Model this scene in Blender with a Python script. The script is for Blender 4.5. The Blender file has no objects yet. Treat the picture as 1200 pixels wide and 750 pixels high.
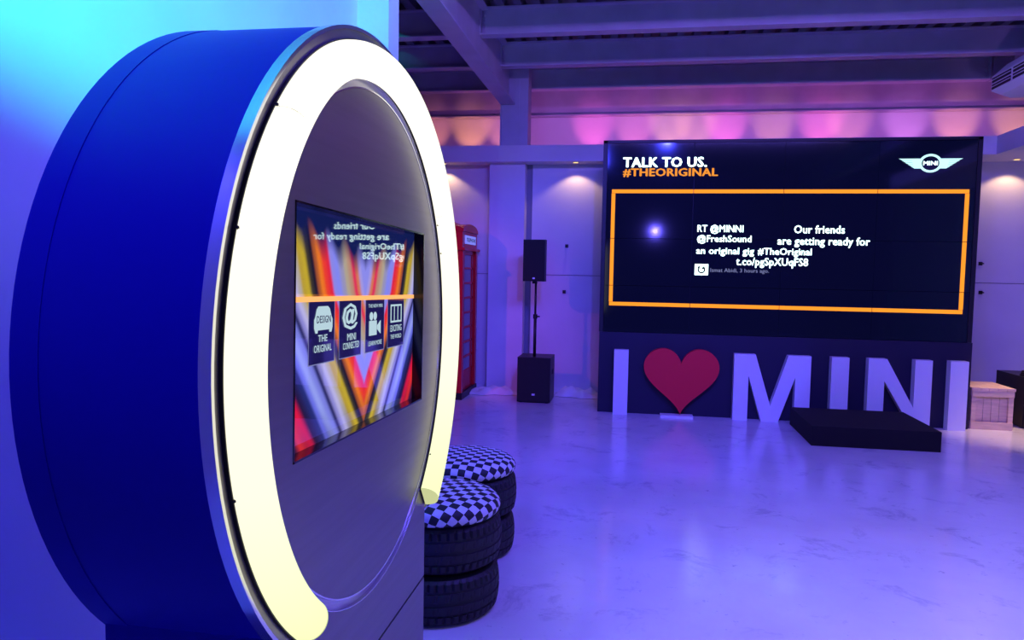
import bpy, bmesh, math, random
from mathutils import Vector, Matrix
random.seed(7)
R = math.radians
S = bpy.context.scene
COL = S.collection

# ------------------------------------------------------------------ camera
def make_camera():
    yaw, pitch, roll, h, f = R(9.44), R(-3.78), R(1.03), 1.7, 872.0
    fw = Vector((-math.sin(yaw)*math.cos(pitch), math.cos(yaw)*math.cos(pitch), math.sin(pitch)))
    rt = fw.cross(Vector((0, 0, 1))).normalized()
    up = rt.cross(fw)
    rx = rt*math.cos(roll) + up*math.sin(roll)
    uy = -rt*math.sin(roll) + up*math.cos(roll)
    cd = bpy.data.cameras.new('camera'); cam = bpy.data.objects.new('camera', cd); COL.objects.link(cam)
    m = Matrix((rx, uy, -fw)).transposed().to_4x4()
    m.translation = Vector((0, 0, h))
    cam.matrix_world = m
    cd.sensor_width = 36; cd.lens = f/1200*36; cd.clip_start = .02; cd.clip_end = 100
    S.camera = cam
make_camera()

# ------------------------------------------------------------------ light
S.view_settings.view_transform = 'Standard'; S.view_settings.look = 'None'
S.view_settings.gamma = 1; S.view_settings.use_curve_mapping = False
S.view_settings.exposure = 0.0
w = bpy.data.worlds.new('world'); S.world = w; w.use_nodes = True
bg = w.node_tree.nodes['Background']; bg.inputs[0].default_value = (.10, .055, .60, 1); bg.inputs[1].default_value = .15

def aim(o, tgt):
    d = Vector(tgt) - o.location
    o.rotation_euler = d.to_track_quat('-Z', 'Y').to_euler()
def area(loc, tgt, sx, sy, col, e):
    l = bpy.data.lights.new('area_light', 'AREA'); l.shape = 'RECTANGLE'; l.size = sx; l.size_y = sy
    l.color = col; l.energy = e
    o = bpy.data.objects.new('area_light', l); COL.objects.link(o); o.location = loc; aim(o, tgt); return o
def spot(loc, tgt, deg, blend, col, e, rad=.05):
    l = bpy.data.lights.new('spot_light', 'SPOT'); l.spot_size = R(deg); l.spot_blend = blend
    l.color = col; l.energy = e; l.shadow_soft_size = rad
    o = bpy.data.objects.new('spot_light', l); COL.objects.link(o); o.location = loc; aim(o, tgt); return o
# stage wash hung between the beams over the middle of the hall
area((1.6, 3.2, 4.55), (1.4, 6.6, 0), 3.4, .5, (.125, .075, 1), 380)
spot((.6, 1.3, 4.63), (-.7, 10.2, .1), 38, .35, (.045, .05, 1), 2300, .05)
spot((.47, -3.0, 2.87), (1.0, 9.0, 1.2), 60, .6, (.12, .09, 1), 160, .04)
# whitish wash on the near floor
spot((2.6, .8, 4.5), (2.6, 2.5, 0), 78, 1, (.95, .85, .82), 620, .3)
spot((.42, -2.4, 1.42), (.42, 4.7, 0), 1.7, .9, (.75, .70, 1), 900, .02)  # added narrow spot; its long pool imitates a blurred floor reflection
spot((-4.2, 5.6, 3.4), (-2.6, 9.5, 1.2), 40, .9, (1, .12, .30), 170, .05)  # added red spot to brighten the phone box, spills on the pilaster
# added warm spot aimed down at the floor beside the crate
spot((4.95, 8.75, 3.15), (4.5, 8.9, 0), 46, .9, (1, .62, .34), 420, .04)
# cyan fixture thrown over the round kiosk onto the left wall
spot((.9, 0, 2.6), (-1.95, 2.6, 3.9), 56, .5, (.02, .85, .95), 1100, .05)
# blue fixtures on the near left side
area((-1.1, .2, 4.45), (-1.35, 2.0, 2.0), .6, .6, (.05, .05, 1), 150)
spot((-1.5, -.8, 1.7), (-1.95, 2.4, 2.3), 36, .8, (.19, .42, 1), 170, .05)
spot((-1.75, .7, .35), (-1.95, 2.6, .6), 90, .8, (.02, .03, 1), 60, .05)
# pink and orange uplights standing on the ledge behind the wall top
for x, c, e in ((-3.4, (1, .3, .25), 16), (-2.75, (1, .35, .12), 20), (-2.2, (1, .3, .3), 14), (-.75, (1, .12, .5), 20), (-.1, (1, .2, .4), 14), (.45, (1, .45, .2), 15), (.85, (1, .40, .2), 13), (1.3, (1, .14, .5), 20),
                (2.0, (1, .4, .2), 12), (2.7, (1, .14, .42), 20), (3.1, (1, .3, .3), 12), (3.9, (.8, .25, .8), 14), (4.6, (1, .35, .2), 18), (5.4, (1, .4, .15), 18)):
    spot((x, 11.5, 3.46), (x, 12.12, 4.05), 52, .8, c, e*1.1, .02)
area((1.5, 10.9, 3.5), (1.5, 12.1, 4.1), 8, .2, (.70, .16, .85), 26)
# purple fill to the roof steel
area((1.2, 4.75, 4.12), (1.2, 9.5, 4.6), 4.5, .12, (.27, .16, 1), 85)
spot((2.7, 5.2, 2.3), (4.3, 8.45, 3.7), 30, .8, (.6, .35, 1), 60, .05)  # added purple spot to lift the underside of the air conditioner

# ------------------------------------------------------------------ materials
MATS = {}
def mat(name, col, rough=.6, metal=0, noise=0, nscale=6, bump=0, bscale=60, emit=None, es=0, ior=1.45, coat=0, stretch=None):
    if name in MATS: return MATS[name]
    m = bpy.data.materials.new(name); m.use_nodes = True; nt = m.node_tree; b = nt.nodes['Principled BSDF']
    b.inputs['Base Color'].default_value = (*col, 1); b.inputs['Roughness'].default_value = rough
    b.inputs['Metallic'].default_value = metal; b.inputs['IOR'].default_value = ior
    b.inputs['Coat Weight'].default_value = coat
    if emit: b.inputs['Emission Color'].default_value = (*emit, 1); b.inputs['Emission Strength'].default_value = es
    if noise or bump:
        tc = nt.nodes.new('ShaderNodeTexCoord'); src = tc.outputs['Object']
        if stretch:
            mp = nt.nodes.new('ShaderNodeMapping'); mp.inputs['Scale'].default_value = stretch
            nt.links.new(src, mp.inputs[0]); src = mp.outputs[0]
        if noise:
            n = nt.nodes.new('ShaderNodeTexNoise'); n.inputs['Scale'].default_value = nscale; n.inputs['Detail'].default_value = 5
            nt.links.new(src, n.inputs['Vector'])
            rp = nt.nodes.new('ShaderNodeValToRGB')
            rp.color_ramp.elements[0].position = .3; rp.color_ramp.elements[1].position = .7
            rp.color_ramp.elements[0].color = (*[c*(1-noise) for c in col], 1)
            rp.color_ramp.elements[1].color = (*[min(1, c*(1+noise*.6)) for c in col], 1)
            nt.links.new(n.outputs[0], rp.inputs[0]); nt.links.new(rp.outputs[0], b.inputs['Base Color'])
        if bump:
            n2 = nt.nodes.new('ShaderNodeTexNoise'); n2.inputs['Scale'].default_value = bscale; n2.inputs['Detail'].default_value = 4
            nt.links.new(src, n2.inputs['Vector'])
            bp = nt.nodes.new('ShaderNodeBump'); bp.inputs['Strength'].default_value = bump; bp.inputs['Distance'].default_value = .01
            nt.links.new(n2.outputs[0], bp.inputs['Height']); nt.links.new(bp.outputs[0], b.inputs['Normal'])
    MATS[name] = m; return m
wallm = mat('white_plaster', (.72, .70, .74), .7, noise=.06, nscale=2, bump=.15, bscale=30)
panelm = mat('painted_board', (.70, .68, .70), .55, noise=.07, nscale=1.5, bump=.1, bscale=20)
steel = mat('painted_steel', (.50, .47, .58), .45, noise=.12, nscale=3)
deckm = mat('roof_deck', (.16, .15, .20), .6)
black = mat('black_paint', (.012, .011, .014), .45, bump=.1, bscale=80)
blackgloss = mat('black_gloss', (.008, .008, .012), .12)
navy = mat('kiosk_cladding', (.006, .0012, .22), .45, bump=.06, bscale=8)
navy.node_tree.nodes['Principled BSDF'].inputs['Specular IOR Level'].default_value = .12
kmetal = mat('kiosk_face_metal', (.27, .25, .25), .40, metal=.8, noise=.08, nscale=40, stretch=(1, .05, 1))
kbase = mat('kiosk_lower_panel', (.13, .12, .16), .35, metal=.5)
silver = mat('polished_trim', (.72, .72, .74), .16, metal=.95)
darkgap = mat('dark_gap', (.004, .004, .006), .5)
whitep = mat('white_foam_letter', (.80, .79, .82), .45)
redp = mat('red_foam', (.88, .012, .03), .45)
redbox = mat('red_gloss_paint', (.62, .012, .02), .25)
carpet = mat('black_carpet', (.010, .008, .010), .95, bump=.8, bscale=300)
rubber = mat('tyre_rubber', (.018, .017, .020), .55, bump=.1, bscale=120)
wood = mat('pale_pine', (.70, .50, .36), .55, noise=.18, nscale=5, stretch=(1, 1, 8))
grille = mat('speaker_grille', (.01, .01, .012), .6, bump=.6, bscale=400)
cloth = mat('white_fabric', (.78, .76, .76), .8, bump=.3, bscale=60)
acwhite = mat('white_plastic', (.72, .72, .78), .4)
slot = mat('dark_slot', (.01, .01, .02), .6)
glasspane = mat('booth_glass', (.25, .27, .35), .08, ior=1.5)

def emis(name, col, s):
    if name in MATS: return MATS[name]
    m = bpy.data.materials.new(name); m.use_nodes = True; nt = m.node_tree; nt.nodes.clear()
    e = nt.nodes.new('ShaderNodeEmission'); o = nt.nodes.new('ShaderNodeOutputMaterial')
    e.inputs[0].default_value = (*col, 1); e.inputs[1].default_value = s; nt.links.new(e.outputs[0], o.inputs[0])
    MATS[name] = m; return m
e_white = emis('display_white', (.72, 1, 1), 3.2)
e_dim = emis('display_dim_lilac', (.25, .27, .55), .8)
e_orange = emis('display_orange', (1, .30, .025), 1.25)
e_amber = emis('display_amber', (1, .33, .04), 1.0)
e_cyan = emis('display_pale_cyan', (.55, .98, 1), 1.3)
e_ice = emis('display_ice', (.60, .82, .92), .8)
e_barorg = emis('display_bar', (1, .42, .14), 1.3)
lens_e = emis('lamp_lens', (1, .62, .18), 2.2)

# screen glass: near-black glossy panel with a faint navy picture glow
screenm = mat('display_panel', (.004, .004, .010), .07, emit=(.006, .012, .08), es=.13, ior=1.5, noise=0)

def tube_material():
    m = bpy.data.materials.new('light_tube'); m.use_nodes = True; nt = m.node_tree; nt.nodes.clear()
    tc = nt.nodes.new('ShaderNodeTexCoord'); sp = nt.nodes.new('ShaderNodeSeparateXYZ'); rp = nt.nodes.new('ShaderNodeValToRGB')
    mr = nt.nodes.new('ShaderNodeMapRange'); mr.inputs[1].default_value = .6; mr.inputs[2].default_value = 2.3
    e = nt.nodes.new('ShaderNodeEmission'); o = nt.nodes.new('ShaderNodeOutputMaterial')
    nt.links.new(tc.outputs['Object'], sp.inputs[0]); nt.links.new(sp.outputs[2], mr.inputs[0]); nt.links.new(mr.outputs[0], rp.inputs[0])
    rp.color_ramp.elements[0].color = (.52, .74, .20, 1); rp.color_ramp.elements[1].color = (1, .97, .86, 1)
    el = rp.color_ramp.elements.new(.12); el.color = (.72, .80, .38, 1)
    el = rp.color_ramp.elements.new(.4); el.color = (.85, .82, .62, 1)
    nt.links.new(rp.outputs[0], e.inputs[0]); e.inputs[1].default_value = 1.35; nt.links.new(e.outputs[0], o.inputs[0])
    return m
tubem = tube_material()
capm = emis('tube_end_cap', (.80, .85, .42), .75)

def floor_material():
    m = bpy.data.materials.new('white_epoxy_floor'); m.use_nodes = True; nt = m.node_tree; b = nt.nodes['Principled BSDF']
    tc = nt.nodes.new('ShaderNodeTexCoord')
    def noise(sc, det, rough=.6, dist=0):
        n = nt.nodes.new('ShaderNodeTexNoise'); n.inputs['Scale'].default_value = sc; n.inputs['Detail'].default_value = det
        n.inputs['Roughness'].default_value = rough; n.inputs['Distortion'].default_value = dist
        nt.links.new(tc.outputs['Object'], n.inputs['Vector']); return n
    def ramp(src, p0, c0, p1, c1):
        r = nt.nodes.new('ShaderNodeValToRGB'); r.color_ramp.elements[0].position = p0; r.color_ramp.elements[0].color = (*c0, 1)
        r.color_ramp.elements[1].position = p1; r.color_ramp.elements[1].color = (*c1, 1); nt.links.new(src.outputs[0], r.inputs[0]); return r
    def mul(a, c):
        x = nt.nodes.new('ShaderNodeMixRGB'); x.blend_type = 'MULTIPLY'; x.inputs[0].default_value = 1
        nt.links.new(a.outputs[0], x.inputs[1]); nt.links.new(c.outputs[0], x.inputs[2]); return x
    base = ramp(noise(.9, 4), .3, (.60, .59, .62), .7, (.74, .73, .76))
    dirt = ramp(noise(2.6, 10, .74, .6), .55, (1, 1, 1), .70, (.60, .58, .66))
    spk = ramp(noise(11, 6, .72), .63, (1, 1, 1), .72, (.42, .40, .48))
    c = mul(mul(base, dirt), spk); nt.links.new(c.outputs[0], b.inputs['Base Color'])
    rr = ramp(noise(2.2, 6), .3, (.12, .12, .12), .75, (.26, .26, .26)); nt.links.new(rr.outputs[0], b.inputs['Roughness'])
    bp = nt.nodes.new('ShaderNodeBump'); bp.inputs['Strength'].default_value = .12; bp.inputs['Distance'].default_value = .01
    nt.links.new(noise(7, 3).outputs[0], bp.inputs['Height']); nt.links.new(bp.outputs[0], b.inputs['Normal'])
    b.inputs['IOR'].default_value = 1.6
    return m
floorm = floor_material()

def checker_material():
    m = bpy.data.materials.new('checkered_fabric'); m.use_nodes = True; nt = m.node_tree; b = nt.nodes['Principled BSDF']
    tc = nt.nodes.new('ShaderNodeTexCoord'); ck = nt.nodes.new('ShaderNodeTexChecker'); ck.inputs['Scale'].default_value = 24
    ck.inputs[1].default_value = (.75, .75, .78, 1); ck.inputs[2].default_value = (.012, .012, .02, 1)
    nt.links.new(tc.outputs['UV'], ck.inputs[0]); nt.links.new(ck.outputs[0], b.inputs['Base Color'])
    b.inputs['Roughness'].default_value = .6
    return m
checkm = checker_material()

# ------------------------------------------------------------------ helpers
def link(name, me, m=None, parent=None):
    o = bpy.data.objects.new(name, me); COL.objects.link(o)
    if m: me.materials.append(m)
    if parent: o.parent = parent
    return o
def tag(o, label, cat, group=None):
    o['label'] = label; o['category'] = cat
    if group: o['group'] = group
    return o
def empty(name, loc, label, cat, group=None):
    o = bpy.data.objects.new(name, None); COL.objects.link(o); o.location = loc; o.empty_display_size = .1
    return tag(o, label, cat, group)
def struct(name, bm, m):
    o = build(name, bm, m); o['kind'] = 'structure'; return o
def build(name, bm, m, parent=None, smooth=False, bevel=0, origin=None):
    if bevel:
        bmesh.ops.bevel(bm, geom=[e for e in bm.edges if e.calc_face_angle(0) > .6], offset=bevel, segments=2, affect='EDGES', profile=.7)
    if origin is not None:
        bmesh.ops.translate(bm, vec=-Vector(origin), verts=bm.verts)
    me = bpy.data.meshes.new(name); bmesh.ops.recalc_face_normals(bm, faces=bm.faces); bm.to_mesh(me); bm.free()
    if smooth:
        for p in me.polygons: p.use_smooth = True
    o = link(name, me, m, parent)
    if origin is not None: o.location = origin
    return o
def box(bm, x0, x1, y0, y1, z0, z1):
    v = [bm.verts.new(p) for p in ((x0,y0,z0),(x1,y0,z0),(x1,y1,z0),(x0,y1,z0),(x0,y0,z1),(x1,y0,z1),(x1,y1,z1),(x0,y1,z1))]
    for f in ((0,1,2,3),(4,5,6,7),(0,1,5,4),(1,2,6,5),(2,3,7,6),(3,0,4,7)): bm.faces.new([v[i] for i in f])
def boxo(name, x0, x1, y0, y1, z0, z1, m, parent=None, bevel=0):
    bm = bmesh.new(); box(bm, x0, x1, y0, y1, z0, z1); return build(name, bm, m, parent, bevel=bevel)
def prism(bm, pts, f0, f1):
    """pts 2D polygon, f0/f1 map (a,b)->3D for the two caps"""
    A = [bm.verts.new(f0(a, b)) for a, b in pts]; B = [bm.verts.new(f1(a, b)) for a, b in pts]
    n = len(pts)
    bm.faces.new(A); bm.faces.new(B)
    for i in range(n): bm.faces.new((A[i], A[(i+1) % n], B[(i+1) % n], B[i]))
def sweep(bm, prof, path, closed=False, cap=False):
    """prof: function(frame_index)->list of Vector points for each path step"""
    rings = [[bm.verts.new(p) for p in prof(i)] for i in range(path)]
    n = len(rings[0]); last = path if closed else path-1
    for i in range(last):
        a, b = rings[i], rings[(i+1) % path]
        for j in range(n): bm.faces.new((a[j], a[(j+1) % n], b[(j+1) % n], b[j]))
    if cap and not closed: bm.faces.new(rings[0]); bm.faces.new(rings[-1])
def lathe(bm, prof, n=48, c=(0, 0, 0), closed_prof=False):
    """prof list of (r,z) around Z"""
    rings = []
    for r, z in prof:
        if r < 1e-6: rings.append([bm.verts.new((c[0], c[1], c[2]+z))])
        else: rings.append([bm.verts.new((c[0]+r*math.cos(2*math.pi*k/n), c[1]+r*math.sin(2*math.pi*k/n), c[2]+z)) for k in range(n)])
    m = len(rings)
    for i in range(m if closed_prof else m-1):
        a, b = rings[i], rings[(i+1) % m]
        for k in range(n):
            q = [a[k % len(a)], a[(k+1) % len(a)], b[(k+1) % len(b)], b[k % len(b)]]
            u = []
            for v in q:
                if v not in u: u.append(v)
            if len(u) > 2:
                try: bm.faces.new(u)
                except ValueError: pass
def cylz(bm, x, y, z0, z1, r, n=20, r2=None):
    lathe(bm, [(0, z0), (r, z0), (r2 or r, z1), (0, z1)], n, (x, y, 0))
def text_mesh(s, bold, size=1.0):
    """built-in font; a heavier weight is made by joining slightly shifted copies of the outline"""
    cu = bpy.data.curves.new('t', 'FONT'); cu.body = s; cu.size = size; cu.resolution_u = 2; cu.space_character = 1.0 + bold*1.6
    o = bpy.data.objects.new('t', cu); COL.objects.link(o)
    me = bpy.data.meshes.new_from_object(o.evaluated_get(bpy.context.evaluated_depsgraph_get()))
    bpy.data.objects.remove(o); bpy.data.curves.remove(cu)
    if bold < .005: return me
    bm = bmesh.new()
    for dx, dy in ((-1, 0), (1, 0), (0, .6), (0, -.6), (-.5, .4), (.5, -.4)):
        n0 = len(bm.verts); bm.from_mesh(me); bm.verts.ensure_lookup_table()
        for v in bm.verts[n0:]: v.co.x += dx*bold; v.co.y += dy*bold
    out = bpy.data.meshes.new('t'); bm.to_mesh(out); bm.free(); bpy.data.meshes.remove(me); return out
def lettering(name, s, m, parent, x0, x1, z0, z1, to3, bold=.02, depth=None, shear=0):
    """fit the words in the rectangle x0..x1 / z0..z1 of a plane; to3 maps (a,b)->3D"""
    me = text_mesh(s, bold)
    xs = [v.co.x for v in me.vertices]; ys = [v.co.y for v in me.vertices]
    ax, bx, ay, by = min(xs), max(xs), min(ys), max(ys)
    for v in me.vertices:
        a = x0 + (v.co.x-ax)/(bx-ax)*(x1-x0); b = z0 + (v.co.y-ay)/(by-ay)*(z1-z0)
        v.co = to3(a, b)
    me.materials.clear()
    return link(name, me, m, parent)
def copy_tree(o, parent=None):
    c = o.copy(); COL.objects.link(c)
    if parent: c.parent = parent
    for ch in list(o.children): copy_tree(ch, c)
    return c

# ------------------------------------------------------------------ setting
ZS, ZT = 3.187, 3.405            # soffit underside / top of ledge
bm = bmesh.new(); box(bm, -6, 7, -4, 12.4, -.12, 0); struct('floor', bm, floorm)
# roof deck: trapezoidal sheet, ribs running in depth
bm = bmesh.new(); pts = []; x = -6.0; zt, zb = 4.68, 4.592; p = .20
while x < 7:
    pts += [(x, zb), (x+.085, zb), (x+.10, zt), (x+.185, zt)]; x += p
for y0, y1 in ((-4, 12.4),):
    A = [bm.verts.new((a, y0, b)) for a, b in pts]; B = [bm.verts.new((a, y1, b)) for a, b in pts]
    A2 = [bm.verts.new((a, y0, b+.02)) for a, b in pts]; B2 = [bm.verts.new((a, y1, b+.02)) for a, b in pts]
    for i in range(len(pts)-1):
        bm.faces.new((A[i], A[i+1], B[i+1], B[i])); bm.faces.new((A2[i], A2[i+1], B2[i+1], B2[i]))
        bm.faces.new((A[i], A[i+1], A2[i+1], A2[i])); bm.faces.new((B[i], B[i+1], B2[i+1], B2[i]))
struct('ceiling', bm, deckm)
# left wall with a projecting pier at its far end
bm = bmesh.new(); box(bm, -2.15, -1.95, -4, 5.0, 0, 4.66); struct('wall_left', bm, wallm)
bm = bmesh.new(); box(bm, -2.15, -1.725, 5.0, 5.22, 0, 4.66); struct('trim_1', bm, wallm)
# back wall: a frame behind, faced with boards that leave thin joints
bm = bmesh.new(); box(bm, -6, 7, 10.46, 10.6, 0, ZT); wb = struct('wall_back', bm, mat('joint_backing', (.25, .24, .28), .8))  # darker grey backing, visible through the joints
for xa, xb in ((-6, -4.05), (-4.05, -2.06), (-1.48, -.42), (-.42, 1.4), (1.4, 3.2), (3.2, 5.0), (5.0, 7)):
    for za, zb_ in ((0, 1.648), (1.656, ZS)):
        boxo('wall_panel', xa+.004, xb-.004, 10.43, 10.46, za, zb_, panelm, wb, bevel=.003)
bm = bmesh.new(); box(bm, -2.06, -1.56, 10.27, 10.46, 0, ZS); struct('trim_2', bm, wallm)          # pilaster on the back wall
bm = bmesh.new(); box(bm, -6, 7, 12.12, 12.3, 3.0, 4.66); struct('wall_back_upper', bm, wallm)
bm = bmesh.new(); box(bm, 6.9, 7.1, -4, 12.3, 0, 4.66); struct('wall_right', bm, wallm)
# soffit / ledge along the back wall, stepping forward on the right
bm = bmesh.new()
prism(bm, [(-6, 10.12), (1.2, 10.12), (1.2, 9.8), (4.18, 9.8), (4.18, 4.6), (6.9, 4.6), (6.9, 12.12), (-6, 12.12), (-6, 10.47)], lambda a, b: (a, b, ZS), lambda a, b: (a, b, ZT))
struct('trim_3', bm, wallm)
bm = bmesh.new(); box(bm, -1.90, -1.52, 10.16, 10.46, ZT, 4.60); struct('trim_4', bm, steel)         # steel column over the ledge
bm = bmesh.new(); box(bm, -1.70, -1.64, 10.15, 10.16, ZT, 4.3); box(bm, -1.9, -1.88, 10.13, 10.16, ZT, 4.3); struct('trim_5', bm, steel)
bm = bmesh.new(); box(bm, -6, 6.9, 10.41, 10.43, 0, .05); struct('baseboard_back', bm, panelm)

# ------------------------------------------------------------------ roof steel
def girder(x, y0, y1, label):
    t = empty('roof_girder', (x, y1, 3.96), label, 'girder', 'main roof girders')
    def part(n, *b):
        bm = bmesh.new(); box(bm, *b); return build(n, bm, steel, t, origin=None)
    o = [part('bottom_flange', -.10, .10, y0-y1, 0, 0, .022), part('top_flange', -.10, .10, y0-y1, 0, .61, .63), part('web', -.012, .012, y0-y1, 0, .022, .61)]
    return t
g1 = girder(-1.80, -3.9, 10.16, 'lilac painted steel girder running from above the kiosk to the back column')
g2 = girder(4.46, -3.9, 10.1, 'steel girder at the right edge above the air conditioner')
def beam(x0, x1, y, label, grp):
    dz = -.12 if y > 12 else 0
    t = empty('roof_beam', ((x0+x1)/2, y, 4.29+dz), label, 'beam', grp)
    h = (x1-x0)/2
    def part(n, *b):
        bm = bmesh.new(); box(bm, *b); return build(n, bm, steel, t)
    part('bottom_flange', -h, h, -.075, .075, 0, .016); part('top_flange', -h, h, -.075, .075, .284-dz, .300-dz); part('web', -h, h, -.008, .008, .016, .284-dz)
    for s in (-1, 1):
        part('end_plate', min(s*h, s*(h-.015)), max(s*h, s*(h-.015)), -.07, .07, .02, .282-dz)
        if x1 > 0:
            for k in range(4):
                bm = bmesh.new(); xx = s*(h-.04); zz = .05+k*.058
                box(bm, xx-.012, xx+.012, -.024, -.008, zz-.012, zz+.012); build('bolt', bm, steel, t)
    return t
names = {12.02: 'against the pink wall', 10.77: 'second from the pink wall', 9.55: 'third from the pink wall', 8.28: 'fourth from the pink wall', 7.0: 'fifth from the pink wall', 5.7: 'sixth from the pink wall', 4.4: 'seventh from the pink wall'}
for y, nm in names.items():
    far = y > 12
    beam(-1.787, 6.85 if far else 4.447, y, 'long grey-violet steel roof beam between the two girders, ' + nm, 'long roof beams between the girders')
    beam(-5.9, -1.813, y, 'shadowed steel roof beam left of the lilac girder, ' + nm, 'roof beams left of the girder')
    if not far: beam(4.473, 6.85, y, 'steel roof beam right of the right-hand girder, ' + nm, 'roof beams right of the girder')

# ------------------------------------------------------------------ air conditioner on the right
def aircon():
    t = empty('air_conditioner', (4.35, 8.4, 3.66), 'white ceiling air conditioner with dark louvres at the right edge of the photo', 'air conditioner')
    bm = bmesh.new(); c = .17; w_, d = .66, .62
    def ring(s, z):
        q = []
        for sx, sy in ((-1,-1),(1,-1),(1,1),(-1,1)):
            a = (sx*(w_-s), sy*(d-s-c)); b = (sx*(w_-s-c), sy*(d-s))
            q += [a, b] if sx*sy > 0 else [b, a]
        return [Vector((x, y, z)) for x, y in q]
    lv = [ring(.07, 0), ring(0, .05), ring(0, .20), ring(.10, .31)]
    rings = [[bm.verts.new(p) for p in r] for r in lv]
    for i in range(3):
        for k in range(8): bm.faces.new((rings[i][k], rings[i][(k+1)%8], rings[i+1][(k+1)%8], rings[i+1][k]))
    bm.faces.new(rings[0]); bm.faces.new(rings[-1])
    build('body', bm, acwhite, t)
    for y0, y1 in ((-.42, -.02), (.03, .43)):
        for z0 in (.062, .13):
            boxo('air_slot', -w_-.006, -w_+.02, y0, y1, z0, z0+.052, slot, t)
            boxo('louvre', -w_-.014, -w_, y0, y1, z0+.024, z0+.030, acwhite, t)
    boxo('bottom_panel', -.36, .36, -.34, .34, -.012, .0, acwhite, t, bevel=.004)
    for k in range(8): boxo('intake_slat', -.30, .30, -.28+k*.075, -.245+k*.075, -.018, -.010, acwhite, t)
    return t
aircon()

# ------------------------------------------------------------------ downlights in the soffit
def downlight(x, y, label, e=10):
    t = empty('downlight', (x, y, ZS), label, 'ceiling light', 'downlights in the soffit')
    bm = bmesh.new(); lathe(bm, [(.035, -.001), (.05, -.008), (.052, 0), (.035, 0)], 24, closed_prof=True); build('trim_ring', bm, whitep, t, True)
    bm = bmesh.new(); cylz(bm, 0, 0, -.006, -.001, .034, 20); build('lamp_lens', bm, lens_e, t)
    spot((x, y, ZS-.02), (x, y+.02, 0), 118, .35, (1, .62, .32), e, .02)
downlight(-.86, 10.225, 'small warm downlight in the soffit left of the video wall')
downlight(-2.72, 10.27, 'small warm downlight in the soffit beside the glowing ring')
downlight(4.59, 10.2, 'small warm downlight in the soffit right of the video wall', 14)
downlight(6.2, 7.5, 'small warm downlight in the soffit beyond the right edge', 25)

# ------------------------------------------------------------------ wall hooks
def hook(x, z, label):
    t = empty('wall_bracket', (x, 10.43, z), label, 'bracket', 'small dark wall brackets')
    bm = bmesh.new(); box(bm, -.022, .022, -.012, 0, -.022, .022); build('plate', bm, black, t, bevel=.004)
    bm = bmesh.new(); box(bm, -.008, .02, -.06, -.012, -.008, .008); build('arm', bm, black, t, bevel=.003)
hook(-.976, 2.06, 'small dark bracket on the wall above the panel joint left of the video wall')
hook(-.998, 1.42, 'small dark bracket on the wall below the panel joint left of the video wall')
hook(4.34, 1.90, 'small dark bracket on the wall above the panel joint right of the video wall')
hook(4.36, 1.53, 'small dark bracket on the wall below the panel joint right of the video wall')

# ------------------------------------------------------------------ video wall
X0, X1, Z0, Z1 = -.385, 3.685, .985, 3.24
SY = 9.08
vw = empty('video_wall', (1.65, 9.08, 0), 'wide black video wall of joined displays showing an orange-framed message', 'video wall')
def vp(o): o.location -= vw.location; return o
YF = SY
def P(y): return lambda a, b: Vector((a, y, b)) - vw.location
def vbox(name, x0, x1, y0, y1, z0, z1, m, bevel=0, par=None):
    bm = bmesh.new(); box(bm, x0-1.65, x1-1.65, y0-9.08, y1-9.08, z0, z1); return build(name, bm, m, par or vw, bevel=bevel)
vbox('housing', X0-.03, X1+.03, SY+.03, SY+.46, .985, 3.27, black)
pw, ph = (X1-X0)/4, (Z1-Z0)/4
for i in range(4):
    for j in range(4):
        a, b = X0+i*pw, Z0+j*ph
        p = vbox('display_panel', a+.0025, a+pw-.0025, SY, SY+.03, b+.0025, b+ph-.0025, screenm)
# side and top frame
vbox('frame_side', X0-.05, X0-.002, SY-.006, SY+.46, .985, 3.275, black)
vbox('frame_side', X1+.002, X1+.05, SY-.006, SY+.46, .985, 3.275, black)
vbox('frame_top', X0-.05, X1+.05, SY-.006, SY+.46, 3.243, 3.275, black)
# orange frame, broken at panel joints
ox0, ox1, oz0, oz1, ot = -.325, 3.625, 1.305, 2.695, .044
bm = bmesh.new()
def seg(a0, a1, b0, b1): box(bm, a0-1.65, a1-1.65, -.003, -.0005, b0, b1)
cuts = [ox0] + [X0+i*pw for i in (1, 2, 3)] + [ox1]
for k in range(4):
    for z in (oz0, oz1-ot): seg(cuts[k]+.003, cuts[k+1]-.003, z, z+ot)
cz = [oz0+ot] + [Z0+j*ph for j in (1, 2, 3) if oz0+ot < Z0+j*ph < oz1-ot] + [oz1-ot]
for k in range(len(cz)-1):
    for xx in (ox0, ox1-ot): seg(xx, xx+ot, cz[k]+.003, cz[k+1]-.003)
build('orange_frame', bm, e_orange, vw)
TF = P(SY-.003)
lettering('headline_lettering', 'TALK TO US.', e_white, vw, -.20, .775, 2.955, 3.075, TF, .04)
lettering('hashtag_lettering', '#THEORIGINAL', e_amber, vw, -.20, .905, 2.84, 2.945, TF, .04)
def line(s, x0, x1, z0, z1, m=e_white, bold=.022): lettering('message_lettering', s, m, vw, x0, x1, z0, z1, TF, bold)
line('RT @MINNI', .69, 1.215, 2.175, 2.285)
line('Our friends', 1.78, 2.335, 2.192, 2.285)
line('@FreshSound', .69, 1.31, 2.06, 2.165)
line('are getting ready for', 1.60, 2.612, 2.03, 2.15)
line('an original gig', .685, 1.345, 1.915, 2.02)
line('#TheOriginal', 1.385, 1.985, 1.915, 2.02)
line('t.co/pgSpXUqFS8', 1.145, 1.95, 1.785, 1.905)
line('Ismat Abidi, 3 hours ago.', .855, 1.52, 1.715, 1.775, e_dim, .008)
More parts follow.
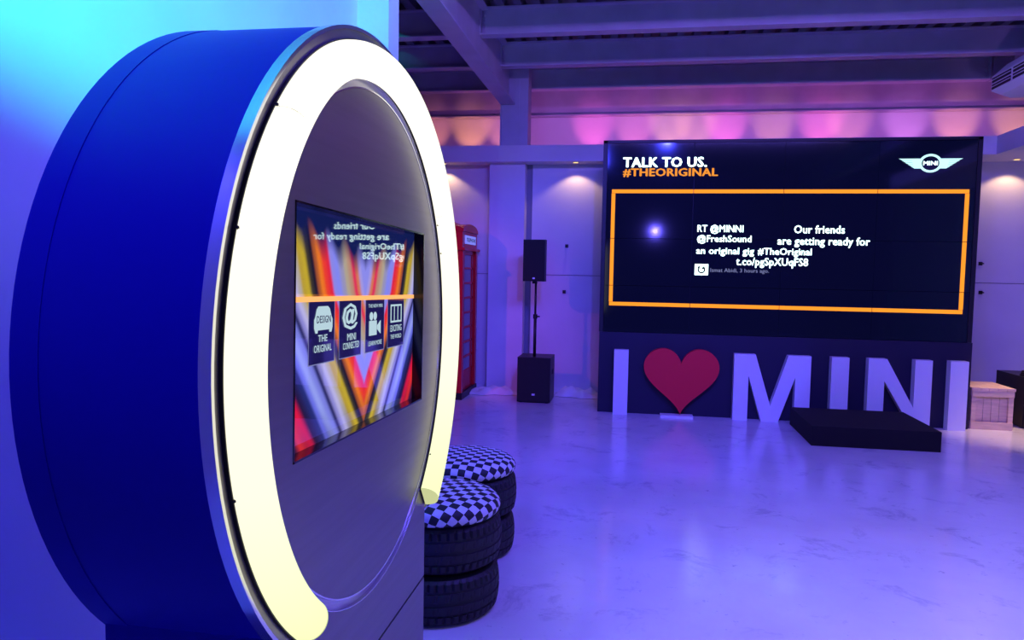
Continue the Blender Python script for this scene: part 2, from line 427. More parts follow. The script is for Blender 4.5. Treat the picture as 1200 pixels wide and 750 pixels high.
# avatar tile
bm = bmesh.new(); box(bm, .675-1.65, .83-1.65, -.003, -.0005, 1.69, 1.82); build('avatar_tile', bm, e_white, vw)
bm = bmesh.new()
def arc_strip(bm, cx, cz, r0, r1, a0, a1, y, n=16, sx=1.0):
    A = []; B = []
    for k in range(n+1):
        t = R(a0+(a1-a0)*k/n)
        A.append(bm.verts.new((cx+sx*r0*math.cos(t), y, cz+r0*math.sin(t)))); B.append(bm.verts.new((cx+sx*r1*math.cos(t), y, cz+r1*math.sin(t))))
    for k in range(n): bm.faces.new((A[k], A[k+1], B[k+1], B[k]))
arc_strip(bm, .752-1.65, 1.755, .028, .046, -200, 60, -.005)
v = [bm.verts.new((a-1.65, -.005, b)) for a, b in ((.70, 1.785), (.735, 1.80), (.73, 1.755))]; bm.faces.new(v)
v = [bm.verts.new((a-1.65, -.005, b)) for a, b in ((.75, 1.77), (.785, 1.80), (.775, 1.755))]; bm.faces.new(v)
build('avatar_swirl', bm, blackgloss, vw)
# winged emblem
lcx, lcz = 3.205, 2.985
bm = bmesh.new()
arc_strip(bm, lcx-1.65, lcz, .078, .103, 0, 360, -.004, 40, 1.18)
for s in (-1, 1):
    for k in range(5):      # feathers
        t0, t1 = k/5, (k+.86)/5
        zt0 = .052-.112*t0; zt1 = .052-.112*t1
        xo = .335-.165*t0; xo1 = .335-.165*t1 - .012
        pts = [(.105, zt0), (xo, zt0), (xo1, zt1), (.105, zt1)]
        f = [bm.verts.new((lcx-1.65+s*a, -.0035, lcz+b)) for a, b in pts]; bm.faces.new(f)
    f = [bm.verts.new((lcx-1.65+s*a, -.0036, lcz+b)) for a, b in ((.10, .052), (.20, .052), (.17, -.058), (.10, -.058))]; bm.faces.new(f)
build('winged_emblem', bm, e_cyan, vw)
lettering('emblem_lettering', 'MINI', e_white, vw, lcx-.075, lcx+.075, lcz-.022, lcz+.024, TF, .02)

# plinth under the screens
pl = boxo('video_wall_plinth', -.43, 3.745, 9.075, 9.62, 0, .983, black, bevel=.004)
tag(pl, 'long black plinth that carries the video wall behind the white letters', 'plinth')
pl.data.materials[0] = mat('plinth_paint', (.010, .007, .032), .5)
def letter(name, polys, label, m=whitep, d=.115, grp='big letters in front of the plinth', cat='letter'):
    bm = bmesh.new()
    for pts in polys: prism(bm, pts, lambda a, b: (a, 8.95, b), lambda a, b: (a, 8.95+d, b))
    o = build(name, bm, m, bevel=.004); return tag(o, label, cat, grp)
def rect(a, b, c=0, d=.78): return [(a, c), (b, c), (b, d), (a, d)]
letter('letter_sign', [rect(-.24, -.07)], 'white standing letter I at the left end, beside the red heart')
letter('letter_sign', [[(1.152, 0), (1.318, 0), (1.318, .53), (1.475, 0), (1.665, 0), (1.838, .53), (1.838, 0), (2.005, 0), (2.005, .78), (1.755, .78), (1.572, .185), (1.39, .78), (1.152, .78)]],
       'white standing letter M right of the red heart')
letter('letter_sign', [rect(2.228, 2.418)], 'white standing letter I between the M and the N, behind the black platform')
letter('letter_sign', [[(2.625, 0), (2.80, 0), (2.80, .53), (3.11, 0), (3.298, 0), (3.298, .78), (3.118, .78), (3.118, .235), (2.82, .78), (2.625, .78)]],
       'white standing letter N with its foot behind the black platform')
letter('letter_sign', [rect(3.485, 3.672)], 'white standing letter I at the right end, nearest the wooden crate')
# heart
pts = []
for k in range(72):
    t = 2*math.pi*k/72
    hx = 16*math.sin(t)**3; hz = 13*math.cos(t)-5*math.cos(2*t)-2*math.cos(3*t)-math.cos(4*t)
    # fuller lobes, straight flanks
    pts.append((hx, hz))
mx = max(p[0] for p in pts); lo = min(p[1] for p in pts); hi = max(p[1] for p in pts)
pts = [(.551+p[0]/mx*.437, .028+(p[1]-lo)/(hi-lo)*.785) for p in pts]
hb = letter('heart_sign', [pts], 'big red standing heart between the letters I and M', redp, .10, None, 'heart')
fb = boxo('foot_plate', .32, .70, 8.88, 9.03, 0, .028, whitep, hb, bevel=.003)

# stage platform
st = boxo('stage_platform', 1.78, 2.985, 7.785, 8.86, 0, .20, carpet, bevel=.008)
tag(st, 'low black carpeted platform on the floor in front of the letters', 'platform')

# ------------------------------------------------------------------ crate
def crate():
    x0, x1, y0, y1, h = 3.79, 4.225, 9.12, 9.66, .475
    t = empty('wooden_crate', ((x0+x1)/2, (y0+y1)/2, 0), 'small pink-lit wooden crate beside the right end of the plinth', 'crate')
    cx, cy = t.location.x, t.location.y
    def b(n, a0, a1, b0, b1, c0, c1): return boxo(n, a0-cx, a1-cx, b0-cy, b1-cy, c0, c1, wood, t, bevel=.003)
    for xx in (x0, x1-.05):
        for yy in (y0, y1-.05): b('corner_post', xx, xx+.05, yy, yy+.05, 0.0, h-.03)
    for yy in (y0-.012, y1-.006):
        b('rail', x0, x1, yy, yy+.018, .0, .085); b('rail', x0, x1, yy, yy+.018, h-.10, h-.03)
    for xx in (x0-.006, x1-.012):
        b('rail', xx, xx+.018, y0, y1, .0, .085); b('rail', xx, xx+.018, y0, y1, h-.10, h-.03)
    n = 4; wdt = (x1-x0-.10)/n
    for k in range(n):
        b('plank', x0+.05+k*wdt+.002, x0+.05+(k+1)*wdt-.002, y0+.03, y0+.042, .02, h-.04)
        b('plank', x0+.05+k*wdt+.002, x0+.05+(k+1)*wdt-.002, y1-.042, y1-.03, .02, h-.04)
    wdt = (y1-y0-.10)/5
    for k in range(5):
        for xx in (x0+.02, x1-.032): b('plank', xx, xx+.012, y0+.05+k*wdt+.002, y0+.05+(k+1)*wdt-.002, .02, h-.04)
    for k in range(5):
        a = x0-.012+k*(x1-x0+.024)/5
        b('lid_plank', a+.002, a+(x1-x0+.024)/5-.002, y0-.016, y1+.016, h-.03, h)
crate()

# ------------------------------------------------------------------ speakers
def sub(loc, label, d=.50):
    t = empty('subwoofer', loc, label, 'speaker', 'speaker cabinets')
    boxo('cabinet', -.215, .215, .02, d, .01, .59, black, t, bevel=.008)
    boxo('grille', -.205, .205, .0, .02, .02, .58, grille, t, bevel=.006)
    boxo('badge', -.02, .02, -.004, .0, .10, .125, acwhite, t)
    for sx in (-1, 1):
        for yy in (.06, d-.06):
            bm = bmesh.new(); cylz(bm, sx*.17, yy, 0, .012, .02, 12); build('foot', bm, rubber, t)
    for s in (-1, 1): boxo('handle', min(s*.215, s*.222), max(s*.215, s*.222), d*.4, d*.65, .36, .42, slot, t)
    return t
def sat(loc, label):
    t = empty('loudspeaker', loc, label, 'speaker', 'speaker cabinets')
    bm = bmesh.new(); prism(bm, [(-.143, .015), (.143, .015), (.143, .16), (.09, .27), (-.09, .27), (-.143, .16)], lambda a, b: (a, b, 0), lambda a, b: (a, b, .535))
    build('cabinet', bm, black, t, bevel=.006)
    boxo('grille', -.135, .135, 0, .016, .01, .525, grille, t, bevel=.004)
    boxo('badge', -.015, .015, -.004, 0, .03, .05, acwhite, t)
    boxo('pole_socket', -.03, .03, .09, .15, -.03, .0, black, t)
    return t
def pole(loc, h, label):
    t = empty('speaker_pole', loc, label, 'stand', 'poles carrying the loudspeakers')
    bm = bmesh.new(); cylz(bm, 0, 0, 0, h*.55, .02, 16); build('lower_tube', bm, black, t, True)
    bm = bmesh.new(); cylz(bm, 0, 0, h*.5, h, .014, 16); build('upper_tube', bm, black, t, True)
    bm = bmesh.new(); cylz(bm, 0, 0, h*.52, h*.58, .028, 16); box(bm, .02, .06, -.008, .008, h*.54, h*.56); build('clamp_collar', bm, black, t)
    return t
sub((-1.275, 9.43, 0), 'black subwoofer on the floor left of the video wall')
pole((-1.29, 9.60, .59), .95, 'thin black pole between the left loudspeaker and its subwoofer')
sat((-1.303, 9.47, 1.57), 'black loudspeaker on a pole left of the video wall')
sub((4.62, 9.27, 0), 'black subwoofer at the right edge beside the wooden crate', .70)
pole((4.86, 9.45, .59), .95, 'thin black speaker pole beyond the right edge of the frame')
sat((4.92, 9.33, 1.57), 'black loudspeaker beyond the right edge of the frame')
bm = bmesh.new()
for q in range(3):
    def pr(i, q=q):
        t = 2*math.pi*i/28; r = .075-.008*q
        return [Vector((4.50+(r+.012*math.cos(u))*math.cos(t), 9.42+(r+.012*math.cos(u))*math.sin(t), .604+q*.02+.012*math.sin(u))) for u in [k*math.pi/4 for k in range(8)]]
    sweep(bm, pr, 28, closed=True)
tag(build('coiled_cable', bm, black, smooth=True), 'dark coil of cable lying on the right-hand subwoofer', 'cable')

# ------------------------------------------------------------------ white fabric bunched at the wall foot
def crumple(x0, x1, yc, wd, h, label, seed):
    rnd = random.Random(seed); bm = bmesh.new(); nx, ny = int((x1-x0)/.025), 12
    ph_ = [rnd.uniform(0, 6.28) for _ in range(8)]
    g = []
    for i in range(nx+1):
        row = []
        x = x0+(x1-x0)*i/nx; e = min(1, 5*min(i, nx-i)/nx + .05)
        for j in range(ny+1):
            v = j/ny; pr_ = math.sin(math.pi*v)
            z = h*e*pr_**.6*(.72+.16*math.sin(x*11+ph_[0]+v*3)+.13*math.sin(x*31+ph_[1]-v*7)+.10*math.sin(v*14+x*9+ph_[2]))
            y = yc+wd*(v-.5)*(.8+.25*math.sin(x*7+ph_[3])+.12*math.sin(x*23+ph_[4]))
            row.append(bm.verts.new((x, y, max(.002, z+.004))))
        g.append(row)
    for i in range(nx):
        for j in range(ny): bm.faces.new((g[i][j], g[i+1][j], g[i+1][j+1], g[i][j+1]))
    tag(build('floor_cloth', bm, cloth, smooth=True), label, 'fabric', 'white fabric along the back wall')
crumple(-2.28, -1.55, 10.05, .36, .11, 'white fabric bunched at the foot of the pilaster beside the phone box', 3)
crumple(-1.06, -.44, 10.15, .40, .14, 'white fabric bunched on the floor between subwoofer and video wall', 5)

# ------------------------------------------------------------------ telephone box
def phone_box():
    W_, H_ = .90, 2.36
    cx, cy = -2.225-.45, 9.42+.45
    t = empty('phone_box', (cx, cy, 0), 'red telephone box standing behind the glowing ring, half hidden', 'phone box')
    hw = W_/2
    boxo('plinth', -hw-.01, hw+.01, -hw-.01, hw+.01, 0, .09, black, t, bevel=.006)
    for sx in (-1, 1):
        for sy in (-1, 1):
            boxo('corner_post', *(sorted((sx*hw, sx*(hw-.10)))), *(sorted((sy*hw, sy*(hw-.10)))), .09, 1.98, redbox, t, bevel=.008)
    boxo('entablature', -hw+.01, hw-.01, -hw+.01, hw-.01, 1.98, 2.21, redbox, t, bevel=.006)
    boxo('cornice', -hw-.03, hw+.03, -hw-.03, hw+.03, 1.955, 1.99, redbox, t, bevel=.008)
    # segmental pediments and dome
    def curve_poly(w2, z0, z1, n=12): 
        return [(-w2, z0)] + [(-w2*math.cos(math.pi*k/n), z0+.02+(z1-z0-.02)*math.sin(math.pi*k/n)) for k in range(n+1)] + [(w2, z0)]
    bm = bmesh.new(); prism(bm, curve_poly(hw, 2.2, 2.31), lambda a, b: (a, -hw-.005, b), lambda a, b: (a, hw+.005, b)); build('pediment', bm, redbox, t, bevel=.004)
    bm = bmesh.new(); prism(bm, curve_poly(hw, 2.2, 2.31), lambda a, b: (-hw-.005, a, b), lambda a, b: (hw+.005, a, b)); build('pediment', bm, redbox, t, bevel=.004)
    bm = bmesh.new(); n = 10
    grid = [[bm.verts.new((-.40+.8*i/n, -.40+.8*j/n, 2.24+.13*(max(0, math.sin(math.pi*i/n))*max(0, math.sin(math.pi*j/n)))**.5)) for j in range(n+1)] for i in range(n+1)]
    for i in range(n):
        for j in range(n): bm.faces.new((grid[i][j], grid[i+1][j], grid[i+1][j+1], grid[i][j+1]))
    build('domed_roof', bm, redbox, t, smooth=True)
    opal = mat('opal_sign', (.6, .65, .8), .3, emit=(.25, .35, 1), es=.5)
    # sides: front (-Y) and right (+X), left, back
    for k in range(4):
        M = Matrix.Rotation(k*math.pi/2, 4, 'Z')
        def sb(n, x0, x1, y0, y1, z0, z1, m, bv=0, par=None):
            bm = bmesh.new(); box(bm, x0, x1, y0, y1, z0, z1); bmesh.ops.transform(bm, matrix=M, verts=bm.verts); return build(n, bm, m, par or t, bevel=bv)
        sg = sb('sign_panel', -.30, .30, -hw-.004, -hw+.02, 2.045, 2.155, opal)
        lettering('sign_lettering', 'TELEPHONE', blackgloss, sg, -.27, .27, 2.075, 2.125, lambda a, b: M @ Vector((a, -hw-.006, b)), .02)
        dr = sb('door' if k < 3 else 'back_panel', -hw+.10, hw-.10, -hw+.035, -hw+.055, .09, .34, redbox, .004)
        sb('door_rail', -hw+.10, hw-.10, -hw+.03, -hw+.06, 1.90, 1.96, redbox, 0, dr)
        xs = [-hw+.10, -.24, .24, hw-.10]
        for xx in xs: sb('glazing_bar', xx-.014, xx+.014, -hw+.028, -hw+.06, .34, 1.92, redbox, 0, dr)
        for r in range(9):
            z = .34+r*(1.58/8); sb('glazing_bar', -hw+.10, hw-.10, -hw+.028, -hw+.06, z-.014, z+.014, redbox, 0, dr)
        for r in range(8):
            z = .34+r*(1.58/8)
            for q in range(3): sb('pane', xs[q]+.014, xs[q+1]-.014, -hw+.042, -hw+.046, z+.014, z+1.58/8-.014, glasspane, 0, dr)
phone_box()

# ------------------------------------------------------------------ tyres with cushions
def tyre_mesh():
    bm = bmesh.new(); NA = 192
    Ro, Ri, hw = .31, .19, .12
    prof = []      # (r, z, kind)
    prof += [(Ri, -.085, 0), (.215, -.108, 0), (.25, -.115, 0), (.283, -.108, 0), (.298, -.094, 2)]
    zs = [-.088, -.062, -.060, -.050, -.048, -.012, -.010, .010, .012, .048, .050, .060, .062, .088]
    gr = [0, 0, 1, 1, 0, 0, 1, 1, 0, 0, 1, 1, 0, 0]
    for z, g in zip(zs, gr): prof.append((Ro-.010*(z/.088)**2 - (.007 if g else 0), z, 0 if g else 1))
    prof += [(.298, .094, 2), (.283, .108, 0), (.25, .115, 0), (.215, .108, 0), (Ri, .085, 0), (Ri-.005, .06, 0), (Ri-.005, -.06, 0)]
    rings = []
    for r, z, k in prof:
        row = []
        for a in range(NA):
            t = 2*math.pi*a/NA; rr = r
            if k == 1:
                edge = abs(z) > .05
                ph = (a + (0 if edge else int(z*120))) % (4 if edge else 6)
                if ph < 1 and edge: rr -= .009
                if ph < 1 and not edge: rr -= .004
            if k == 2 and a % 4 < 1: rr -= .005
            row.append(bm.verts.new((rr*math.cos(t), rr*math.sin(t), z)))
        rings.append(row)
    n = len(rings)
    for i in range(n):
        A, B = rings[i], rings[(i+1) % n]
        for a in range(NA): bm.faces.new((A[a], A[(a+1)%NA], B[(a+1)%NA], B[a]))
    bmesh.ops.recalc_face_normals(bm, faces=bm.faces)
    me = bpy.data.meshes.new('tyre'); bm.to_mesh(me); bm.free(); me.materials.append(rubber); return me
tyre_me = tyre_mesh()
def cushion_mesh():
    bm = bmesh.new(); n = 72; prof = [(0, .105), (.10, .104), (.18, .100), (.24, .092), (.275, .080), (.297, .062), (.306, .042), (.303, .020), (.29, .003), (.20, 0), (0, 0)]
    lathe(bm, prof, n)
    uv = bm.loops.layers.uv.new('uv')
    # arc length from the centre so the print drapes over the rim
    ln = {0: 0}; acc = 0; keys = []
    for i in range(len(prof)):
        if i: acc += math.hypot(prof[i][0]-prof[i-1][0], prof[i][1]-prof[i-1][1])
        keys.append((round(prof[i][0], 5), round(prof[i][1], 5), acc))
    rot = R(14)
    for f in bm.faces:
        for l in f.loops:
            c = l.vert.co; r = math.hypot(c.x, c.y)
            s = min(keys, key=lambda k: abs(k[0]-r)+abs(k[1]-c.z))[2]
            if r > 1e-6: x, y = c.x/r*s, c.y/r*s
            else: x = y = 0
            l[uv].uv = ((x*math.cos(rot)-y*math.sin(rot))+.5, (x*math.sin(rot)+y*math.cos(rot))+.5)
    bmesh.ops.recalc_face_normals(bm, faces=bm.faces)
    me = bpy.data.meshes.new('cushion'); bm.to_mesh(me); bm.free(); me.materials.append(checkm)
    for p in me.polygons: p.use_smooth = True
    return me
cush_me = cushion_mesh()
checkm.node_tree.nodes['Checker Texture'].inputs['Scale'].default_value = 23
cords = (( -.955, 3.60, 'front', 'nearer the camera'), (-1.00, 4.36, 'rear', 'farther from the camera'))
for x, y, k, far in cords:
    for q in range(2):
        o = link('car_tyre', tyre_me); o.location = (x + (.006 if q else 0), y + (.012 if q else 0), .121+.243*q); o.rotation_euler = (0, 0, .4*q+x)
        tag(o, ('lower' if q == 0 else 'upper') + ' black car tyre of the checkered stool ' + far, 'tyre', 'tyres stacked as stools')
    o = link('seat_cushion', cush_me); o.location = (x+.004, y, .488); o.rotation_euler = (0, 0, .25 if k == 'rear' else 0)
    tag(o, 'round black and white checkered cushion on the tyre stack ' + far, 'cushion', 'checkered stool cushions')

# ------------------------------------------------------------------ round kiosk
a_ = .72
KX, KB = -a_, -1.545*a_
KC = (2.77*a_, 1.7-.285*a_)      # centre (y, z)
KR = 1.148*a_
kiosk = empty('round_kiosk', (KX, KC[0], 0), 'large round blue-lit information kiosk with a touchscreen and glowing ring', 'kiosk')
KL = kiosk.location.copy()
def K(x, y, z): return Vector((x, y, z)) - KL
def kb(name, bm, m, **kw):
    bmesh.ops.translate(bm, vec=-KL, verts=bm.verts); return build(name, bm, m, kiosk, **kw)
N = 128
def circ(r, x, t): return Vector((x, KC[0]+r*math.cos(t), KC[1]+r*math.sin(t)))
def annulus_solid(name, r0, r1, x0, x1, m, t0=0, t1=2*math.pi, smooth=False):
    bm = bmesh.new(); full = abs(t1-t0-2*math.pi) < 1e-6; n = N if full else max(8, int(N*(t1-t0)/6.28))
    def pr(i):
        t = t0+(t1-t0)*i/n
        return [circ(r1, x0, t), circ(r1, x1, t), circ(r0, x1, t), circ(r0, x0, t)]
    sweep(bm, pr, n if full else n+1, closed=full, cap=not full); return kb(name, bm, m, smooth=False)
def shade_auto(o, ang=40):
    for p in o.data.polygons: p.use_smooth = True
    me = o.data; bm = bmesh.new(); bm.from_mesh(me)
    for e in bm.edges:
        if e.calc_face_angle(0) > R(ang): e.smooth = False
    bm.to_mesh(me); bm.free()
shell = annulus_solid('drum_shell', KR-.02, KR, KB+.0585, KX-.004, navy); shade_auto(shell)
rear = annulus_solid('rear_band', KR-.02, KR+.0015, KB, KB+.0585, navy); shade_auto(rear)
# back disc
bm = bmesh.new(); n = N; f = [bm.verts.new(circ(KR-.02, KB+.01, 2*math.pi*i/n)) for i in range(n)]; bm.faces.new(f)
f = [bm.verts.new(circ(KR-.02, KB+.03, 2*math.pi*i/n)) for i in range(n)]; bm.faces.new(f); kb('back_disc', bm, navy)
# front face ring, rim trim, groove, inner disc with screen opening
GR0, GR1 = .950*a_, .988*a_
fr = annulus_solid('face_ring', GR1, KR-.0005, KX-.015, KX, kmetal); shade_auto(fr)
rt_ = annulus_solid('rim_trim', KR-.006, KR+.003, KX-.02, KX+.005, silver, R(-51), R(231)); shade_auto(rt_)
gr_ = annulus_solid('groove_ring', GR0-.01, GR1+.006, KX-.025, KX-.012, mat('groove_band', (.70, .68, .74), .34, metal=.45)); shade_auto(gr_)
gw = annulus_solid('groove_lip', GR1-.002, GR1, KX-.02, KX+.0015, silver); shade_auto(gw)
# screen rectangle (rolled by 1.3 degrees)
SC = (2.745*a_, 1.7-.212*a_); SW, SH, SR = 1.355*a_, .79*a_, R(1.3)
def scr(u, v, x):
    du, dv = (u-.5)*SW, (v-.5)*SH
    return Vector((x, SC[0]+du*math.cos(SR)+dv*math.sin(SR), SC[1]-du*math.sin(SR)+dv*math.cos(SR)))
# inner disc: polygon with rectangular hole
def disc_hole(bm, x):
    per = []; m_ = 32
    for k in range(4*m_):
        s, q = divmod(k, m_); t = q/m_
        u, v = ((t, 0), (1, t), (1-t, 1), (0, 1-t))[s]
        per.append((u, v))
    inn = []; out = []
    for u, v in per:
        p = scr(u, v, x); inn.append(bm.verts.new(p))
        ang = math.atan2(p.z-KC[1], p.y-KC[0]); out.append(bm.verts.new(circ(GR0, x, ang)))
    return inn, out
bm = bmesh.new(); i1, o1 = disc_hole(bm, KX); i2, o2 = disc_hole(bm, KX-.045)
for k in range(len(i1)):
    j = (k+1) % len(i1)
    bm.faces.new((i1[k], i1[j], o1[j], o1[k])); bm.faces.new((i2[k], i2[j], o2[j], o2[k]))
    bm.faces.new((i1[k], i1[j], i2[j], i2[k])); bm.faces.new((o1[k], o1[j], o2[j], o2[k]))
disc = kb('inner_disc', bm, kmetal)
dl = annulus_solid('disc_lip', GR0-.003, GR0+.001, KX-.02, KX+.0015, silver); shade_auto(dl)
# thin bezel round the screen opening
bm = bmesh.new()
def quadbar(u0, u1, v0, v1, x0, x1):
    A = [bm.verts.new(scr(u, v, x0)) for u, v in ((u0,v0),(u1,v0),(u1,v1),(u0,v1))]; B = [bm.verts.new(scr(u, v, x1)) for u, v in ((u0,v0),(u1,v0),(u1,v1),(u0,v1))]
    bm.faces.new(A); bm.faces.new(B)
    for i in range(4): bm.faces.new((A[i], A[(i+1)%4], B[(i+1)%4], B[i]))
GX = KX-.047*a_          # glass plane
e = .006
for q in ((0, 1, 0, e*1.4), (0, 1, 1-e*1.4, 1), (0, e, 0, 1), (1-e, 1, 0, 1)): quadbar(*q, KX+.001, GX-.004)
kb('screen_bezel', bm, blackgloss)
# --- picture on the touchscreen (colours per vertex: flat display content)
def lerp(a, b, t): return tuple(a[i]+(b[i]-a[i])*t for i in range(3))
STOPS = [(0, (.30,.30,.95)), (.02, (.42,.36,.85)), (.045, (.75,.22,.10)), (.068, (.85,.03,.10)), (.095, (.55,.30,.20)), (.125, (.50,.42,.30)), (.15, (.35,.33,.55)),
         (.185, (.26,.28,1.0)), (.215, (.30,.28,.9)), (.235, (.85,.02,.05)), (.262, (.95,.05,.02)), (.29, (.95,.22,.01)), (.312, (.45,.10,.02)), (.33, (.01,.008,.02)), (.352, (.05,.04,.02)),
         (.375, (.62,.45,.02)), (.40, (.55,.38,.03)), (.42, (.52,.46,.42)), (.445, (.55,.52,.90)), (.47, (.30,.28,.75)), (.492, (.02,.02,.12)), (.515, (.22,.24,.85)), (.55, (.34,.40,1)), (.58, (.16,.18,.9)), (.60, (.02,.03,.20)), (.645, (.02,.01,.06)),
         (.68, (.85,.01,.06)), (.72, (.9,.03,.03)), (.76, (.05,.01,.05)), (1.5, (.01,.01,.06))]
def stripe(c):
    c = max(0, c)
    for k in range(len(STOPS)-1):
        a, b = STOPS[k], STOPS[k+1]
        if c <= b[0]:
            t = (c-a[0])/(b[0]-a[0]); t = t*t*(3-2*t); return lerp(a[1], b[1], t)
    return STOPS[-1][1]
def picture(u, v):
    s = abs(u-.525)
    if v < .65: c = s+.50*(.65-v)
    else: c = s-.22*(v-.65)
    col = stripe(c)
    pk = .80+.24*s + .03*math.cos(c*60)
    if v > pk-.06:
        t = min(1, max(0, (v-pk+.06)/.10)); col = lerp(col, (.006, .012, .09), t)
    if v < .16:      # picture darkens between the crossing stripes
        col = lerp(col, (.01, .01, .05), .5*max(0, math.cos(c*45))*(1-v/.16))
    return col
NX, NY = 200, 110
verts = []; cols = []
for j in range(NY+1):
    for i in range(NX+1):
        u = e+(1-2*e)*i/NX; v = e+(1-2*e)*j/NY
        verts.append(scr(u, v, GX)-KL); cols.append(picture(u, v))
faces = [(j*(NX+1)+i, j*(NX+1)+i+1, (j+1)*(NX+1)+i+1, (j+1)*(NX+1)+i) for j in range(NY) for i in range(NX)]
me = bpy.data.meshes.new('touchscreen'); me.from_pydata([tuple(v) for v in verts], [], faces)
at = me.color_attributes.new('picture', 'FLOAT_COLOR', 'POINT')
at.data.foreach_set('color', [c for col in cols for c in (*col, 1)])
pm = bpy.data.materials.new('touchscreen_picture'); pm.use_nodes = True; nt = pm.node_tree; b = nt.nodes['Principled BSDF']
an = nt.nodes.new('ShaderNodeAttribute'); an.attribute_name = 'picture'; nt.links.new(an.outputs['Color'], b.inputs['Emission Color'])
b.inputs['Emission Strength'].default_value = .85; b.inputs['Base Color'].default_value = (.01, .01, .015, 1); b.inputs['Roughness'].default_value = .02; b.inputs['IOR'].default_value = 2.0
touch = link('touchscreen', me, pm, kiosk)
me.update()
# orange bar and four hanging menu tiles
def su(x): return lambda a, b: scr(a, b, x)-KL
def squad(bm, u0, u1, v0, v1, x):
    bm.faces.new([bm.verts.new(scr(u, v, x)-KL) for u, v in ((u0,v0),(u1,v0),(u1,v1),(u0,v1))])
bm = bmesh.new(); squad(bm, e, 1-e, .612, .634, GX+.0022); build('orange_bar', bm, e_barorg, touch)
tilem = mat('menu_tile', (.01, .01, .02), .04, emit=(.02, .015, .13), es=.5, ior=1.75)
T = [(.145, .303), (.331, .492), (.525, .689), (.72, .886)]
tiles = []
for u0, u1 in T:
    bm = bmesh.new(); squad(bm, u0, u1, .345, .612, GX+.0010); ti = build('menu_tile', bm, tilem, touch); tiles.append(ti)
    bm = bmesh.new()
    for q in ((u0, u0+.0025, .345, .612), (u1-.0025, u1, .345, .612), (u0, u1, .345, .349)): squad(bm, *q, GX+.0014)
    build('tile_outline', bm, e_dim, ti)
L = GX+.0020
def tl(s, t, u0, u1, v0, v1, m=e_ice, b=.012): lettering('tile_lettering', s, m, tiles[t], u0, u1, v0, v1, su(L+.0004), b)
def ipoly(bm, pts, x=L): bm.faces.new([bm.verts.new(scr(u, v, x)-KL) for u, v in pts])
# tile 1: car silhouette
bm = bmesh.new()
car = [(.176,.500),(.176,.535),(.182,.548),(.190,.580),(.200,.592),(.258,.592),(.270,.580),(.280,.548),(.287,.535),(.287,.500),(.281,.478),(.268,.478),(.266,.490),(.198,.490),(.196,.478),(.184,.478)]
ipoly(bm, car); build('car_icon', bm, e_ice, tiles[0])
tl('DESIGN', 0, .190, .275, .520, .552, tilem, .02)
tl('THE', 0, .200, .255, .440, .470); tl('ORIGINAL', 0, .175, .282, .396, .428)
# tile 2: at sign
tl('@', 1, .352, .462, .475, .600, e_ice, .03); tl('MINI', 1, .388, .450, .425, .458); tl('CONNECTED', 1, .358, .476, .385, .417)
# tile 3: film camera
bm = bmesh.new(); ipoly(bm, [(.555,.43),(.620,.43),(.620,.505),(.555,.505)]); ipoly(bm, [(.622,.460),(.655,.432),(.655,.505),(.622,.478)])
for cu_ in (.573, .605): ipoly(bm, [(cu_+.015*math.cos(k*math.pi/6), .528+.022*math.sin(k*math.pi/6)) for k in range(12)])
build('camera_icon', bm, e_ice, tiles[2])
tl('THE NEW MINI', 2, .548, .668, .572, .590); tl('LEARN MORE', 2, .550, .665, .378, .402)
# tile 4: film strip
bm = bmesh.new()
for q in ((.748, .860, .572, .582), (.748, .860, .482, .492), (.748, .756, .482, .582), (.852, .860, .482, .582), (.782, .788, .482, .582), (.818, .824, .482, .582)):
    ipoly(bm, [(q[0], q[2]), (q[1], q[2]), (q[1], q[3]), (q[0], q[3])])
build('film_icon', bm, e_ice, tiles[3])
tl('EXCITING', 3, .748, .860, .432, .468); tl('THE WORLD', 3, .750, .858, .392, .416)

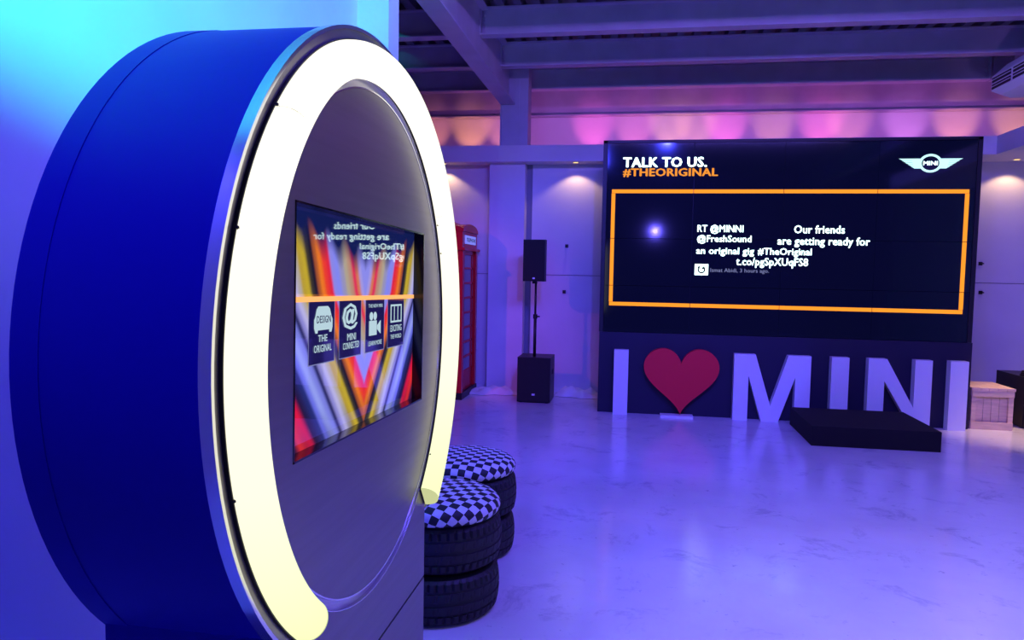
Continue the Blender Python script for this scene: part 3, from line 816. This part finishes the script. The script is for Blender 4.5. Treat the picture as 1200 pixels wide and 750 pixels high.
# --- light tube: D profile on the face, open at the bottom, in three lengths
Rm, ra, pp = 1.041*a_, .064*a_, .074*a_
def tube_prof(t):
    out = []; n = 20
    c = Vector((0, math.cos(t), math.sin(t)))
    for k in range(n+1):
        ph = math.pi*k/n
        out.append(Vector((KX+.008, KC[0], KC[1])) + c*(Rm+ra*math.cos(ph)) + Vector((pp*math.sin(ph)**.85 if 0 < k < n else 0, 0, 0)))
    return out
for A0, A1 in ((-51, 33.7), (33.85, 139), (139.12, 231)):
    bm = bmesh.new(); nn = int((A1-A0)/1.5)
    sweep(bm, lambda i: tube_prof(R(A0+(A1-A0)*i/nn)), nn+1); tb = kb('light_tube', bm, tubem, smooth=True)
for A in (-51, 231):
    bm = bmesh.new(); s = -.35 if A < 0 else .35
    pa, pb = tube_prof(R(A)), tube_prof(R(A+s))
    va = [bm.verts.new(p) for p in pa]; vb = [bm.verts.new(p) for p in pb]; bm.faces.new(va); bm.faces.new(vb)
    for i in range(len(va)): j = (i+1) % len(va); bm.faces.new((va[i], va[j], vb[j], vb[i]))
    kb('tube_end_cap', bm, capm)
# near-black strip under the tube; its edge paints the tube's contact shadow
ch = annulus_solid('tube_shadow_strip', Rm-ra+.004, Rm+ra+.003, KX, KX+.008, darkgap, R(-51), R(231)); shade_auto(ch)
for A, rr in ((139, Rm+ra+.003), (160, Rm+ra+.006), (31, Rm-ra+.002), (22, Rm-ra+.002), (-40, Rm-ra+.002), (196, Rm+ra+.006)):
    bm = bmesh.new(); c = circ(rr, KX+.012, R(A)); bmesh.ops.create_icosphere(bm, subdivisions=1, radius=.004, matrix=Matrix.Translation(c)); kb('tube_clip', bm, darkgap)

# --- pedestal: rectangular box whose top follows the drum
PY0, PY1 = 1.935*a_, 3.485*a_
def pedestal(name, x0, x1, r, m, z0):
    pts = [(PY0, z0), (PY1, z0)]
    tA = math.acos((PY1-KC[0])/r); tB = math.pi-math.acos((KC[0]-PY0)/r)
    for k in range(25):
        t = -(tA + (tB-tA)*k/24)
        pts.append((KC[0]+r*math.cos(t), KC[1]+r*math.sin(t)))
    bm = bmesh.new(); prism(bm, pts, lambda a, b: (x0, a, b), lambda a, b: (x1, a, b)); return kb(name, bm, m)
ZJ = 1.7-1.52*a_
pedestal('pedestal', KB+.004, KX-.006, KR-.0005, navy, ZJ+.004)
pedestal('pedestal_front', KX-.006, KX, KR-.0005, kmetal, ZJ+.004)
bm = bmesh.new(); box(bm, KB+.004, KX-.006, PY0, PY1, 0, ZJ-.004); kb('pedestal_base', bm, navy)
bm = bmesh.new(); box(bm, KX-.006, KX, PY0, PY1, 0, ZJ-.004); kb('pedestal_base_front', bm, kmetal)
bm = bmesh.new(); box(bm, KB+.02, KX-.012, PY0+.012, PY1-.012, ZJ-.01, ZJ+.01); kb('pedestal_joint', bm, darkgap)
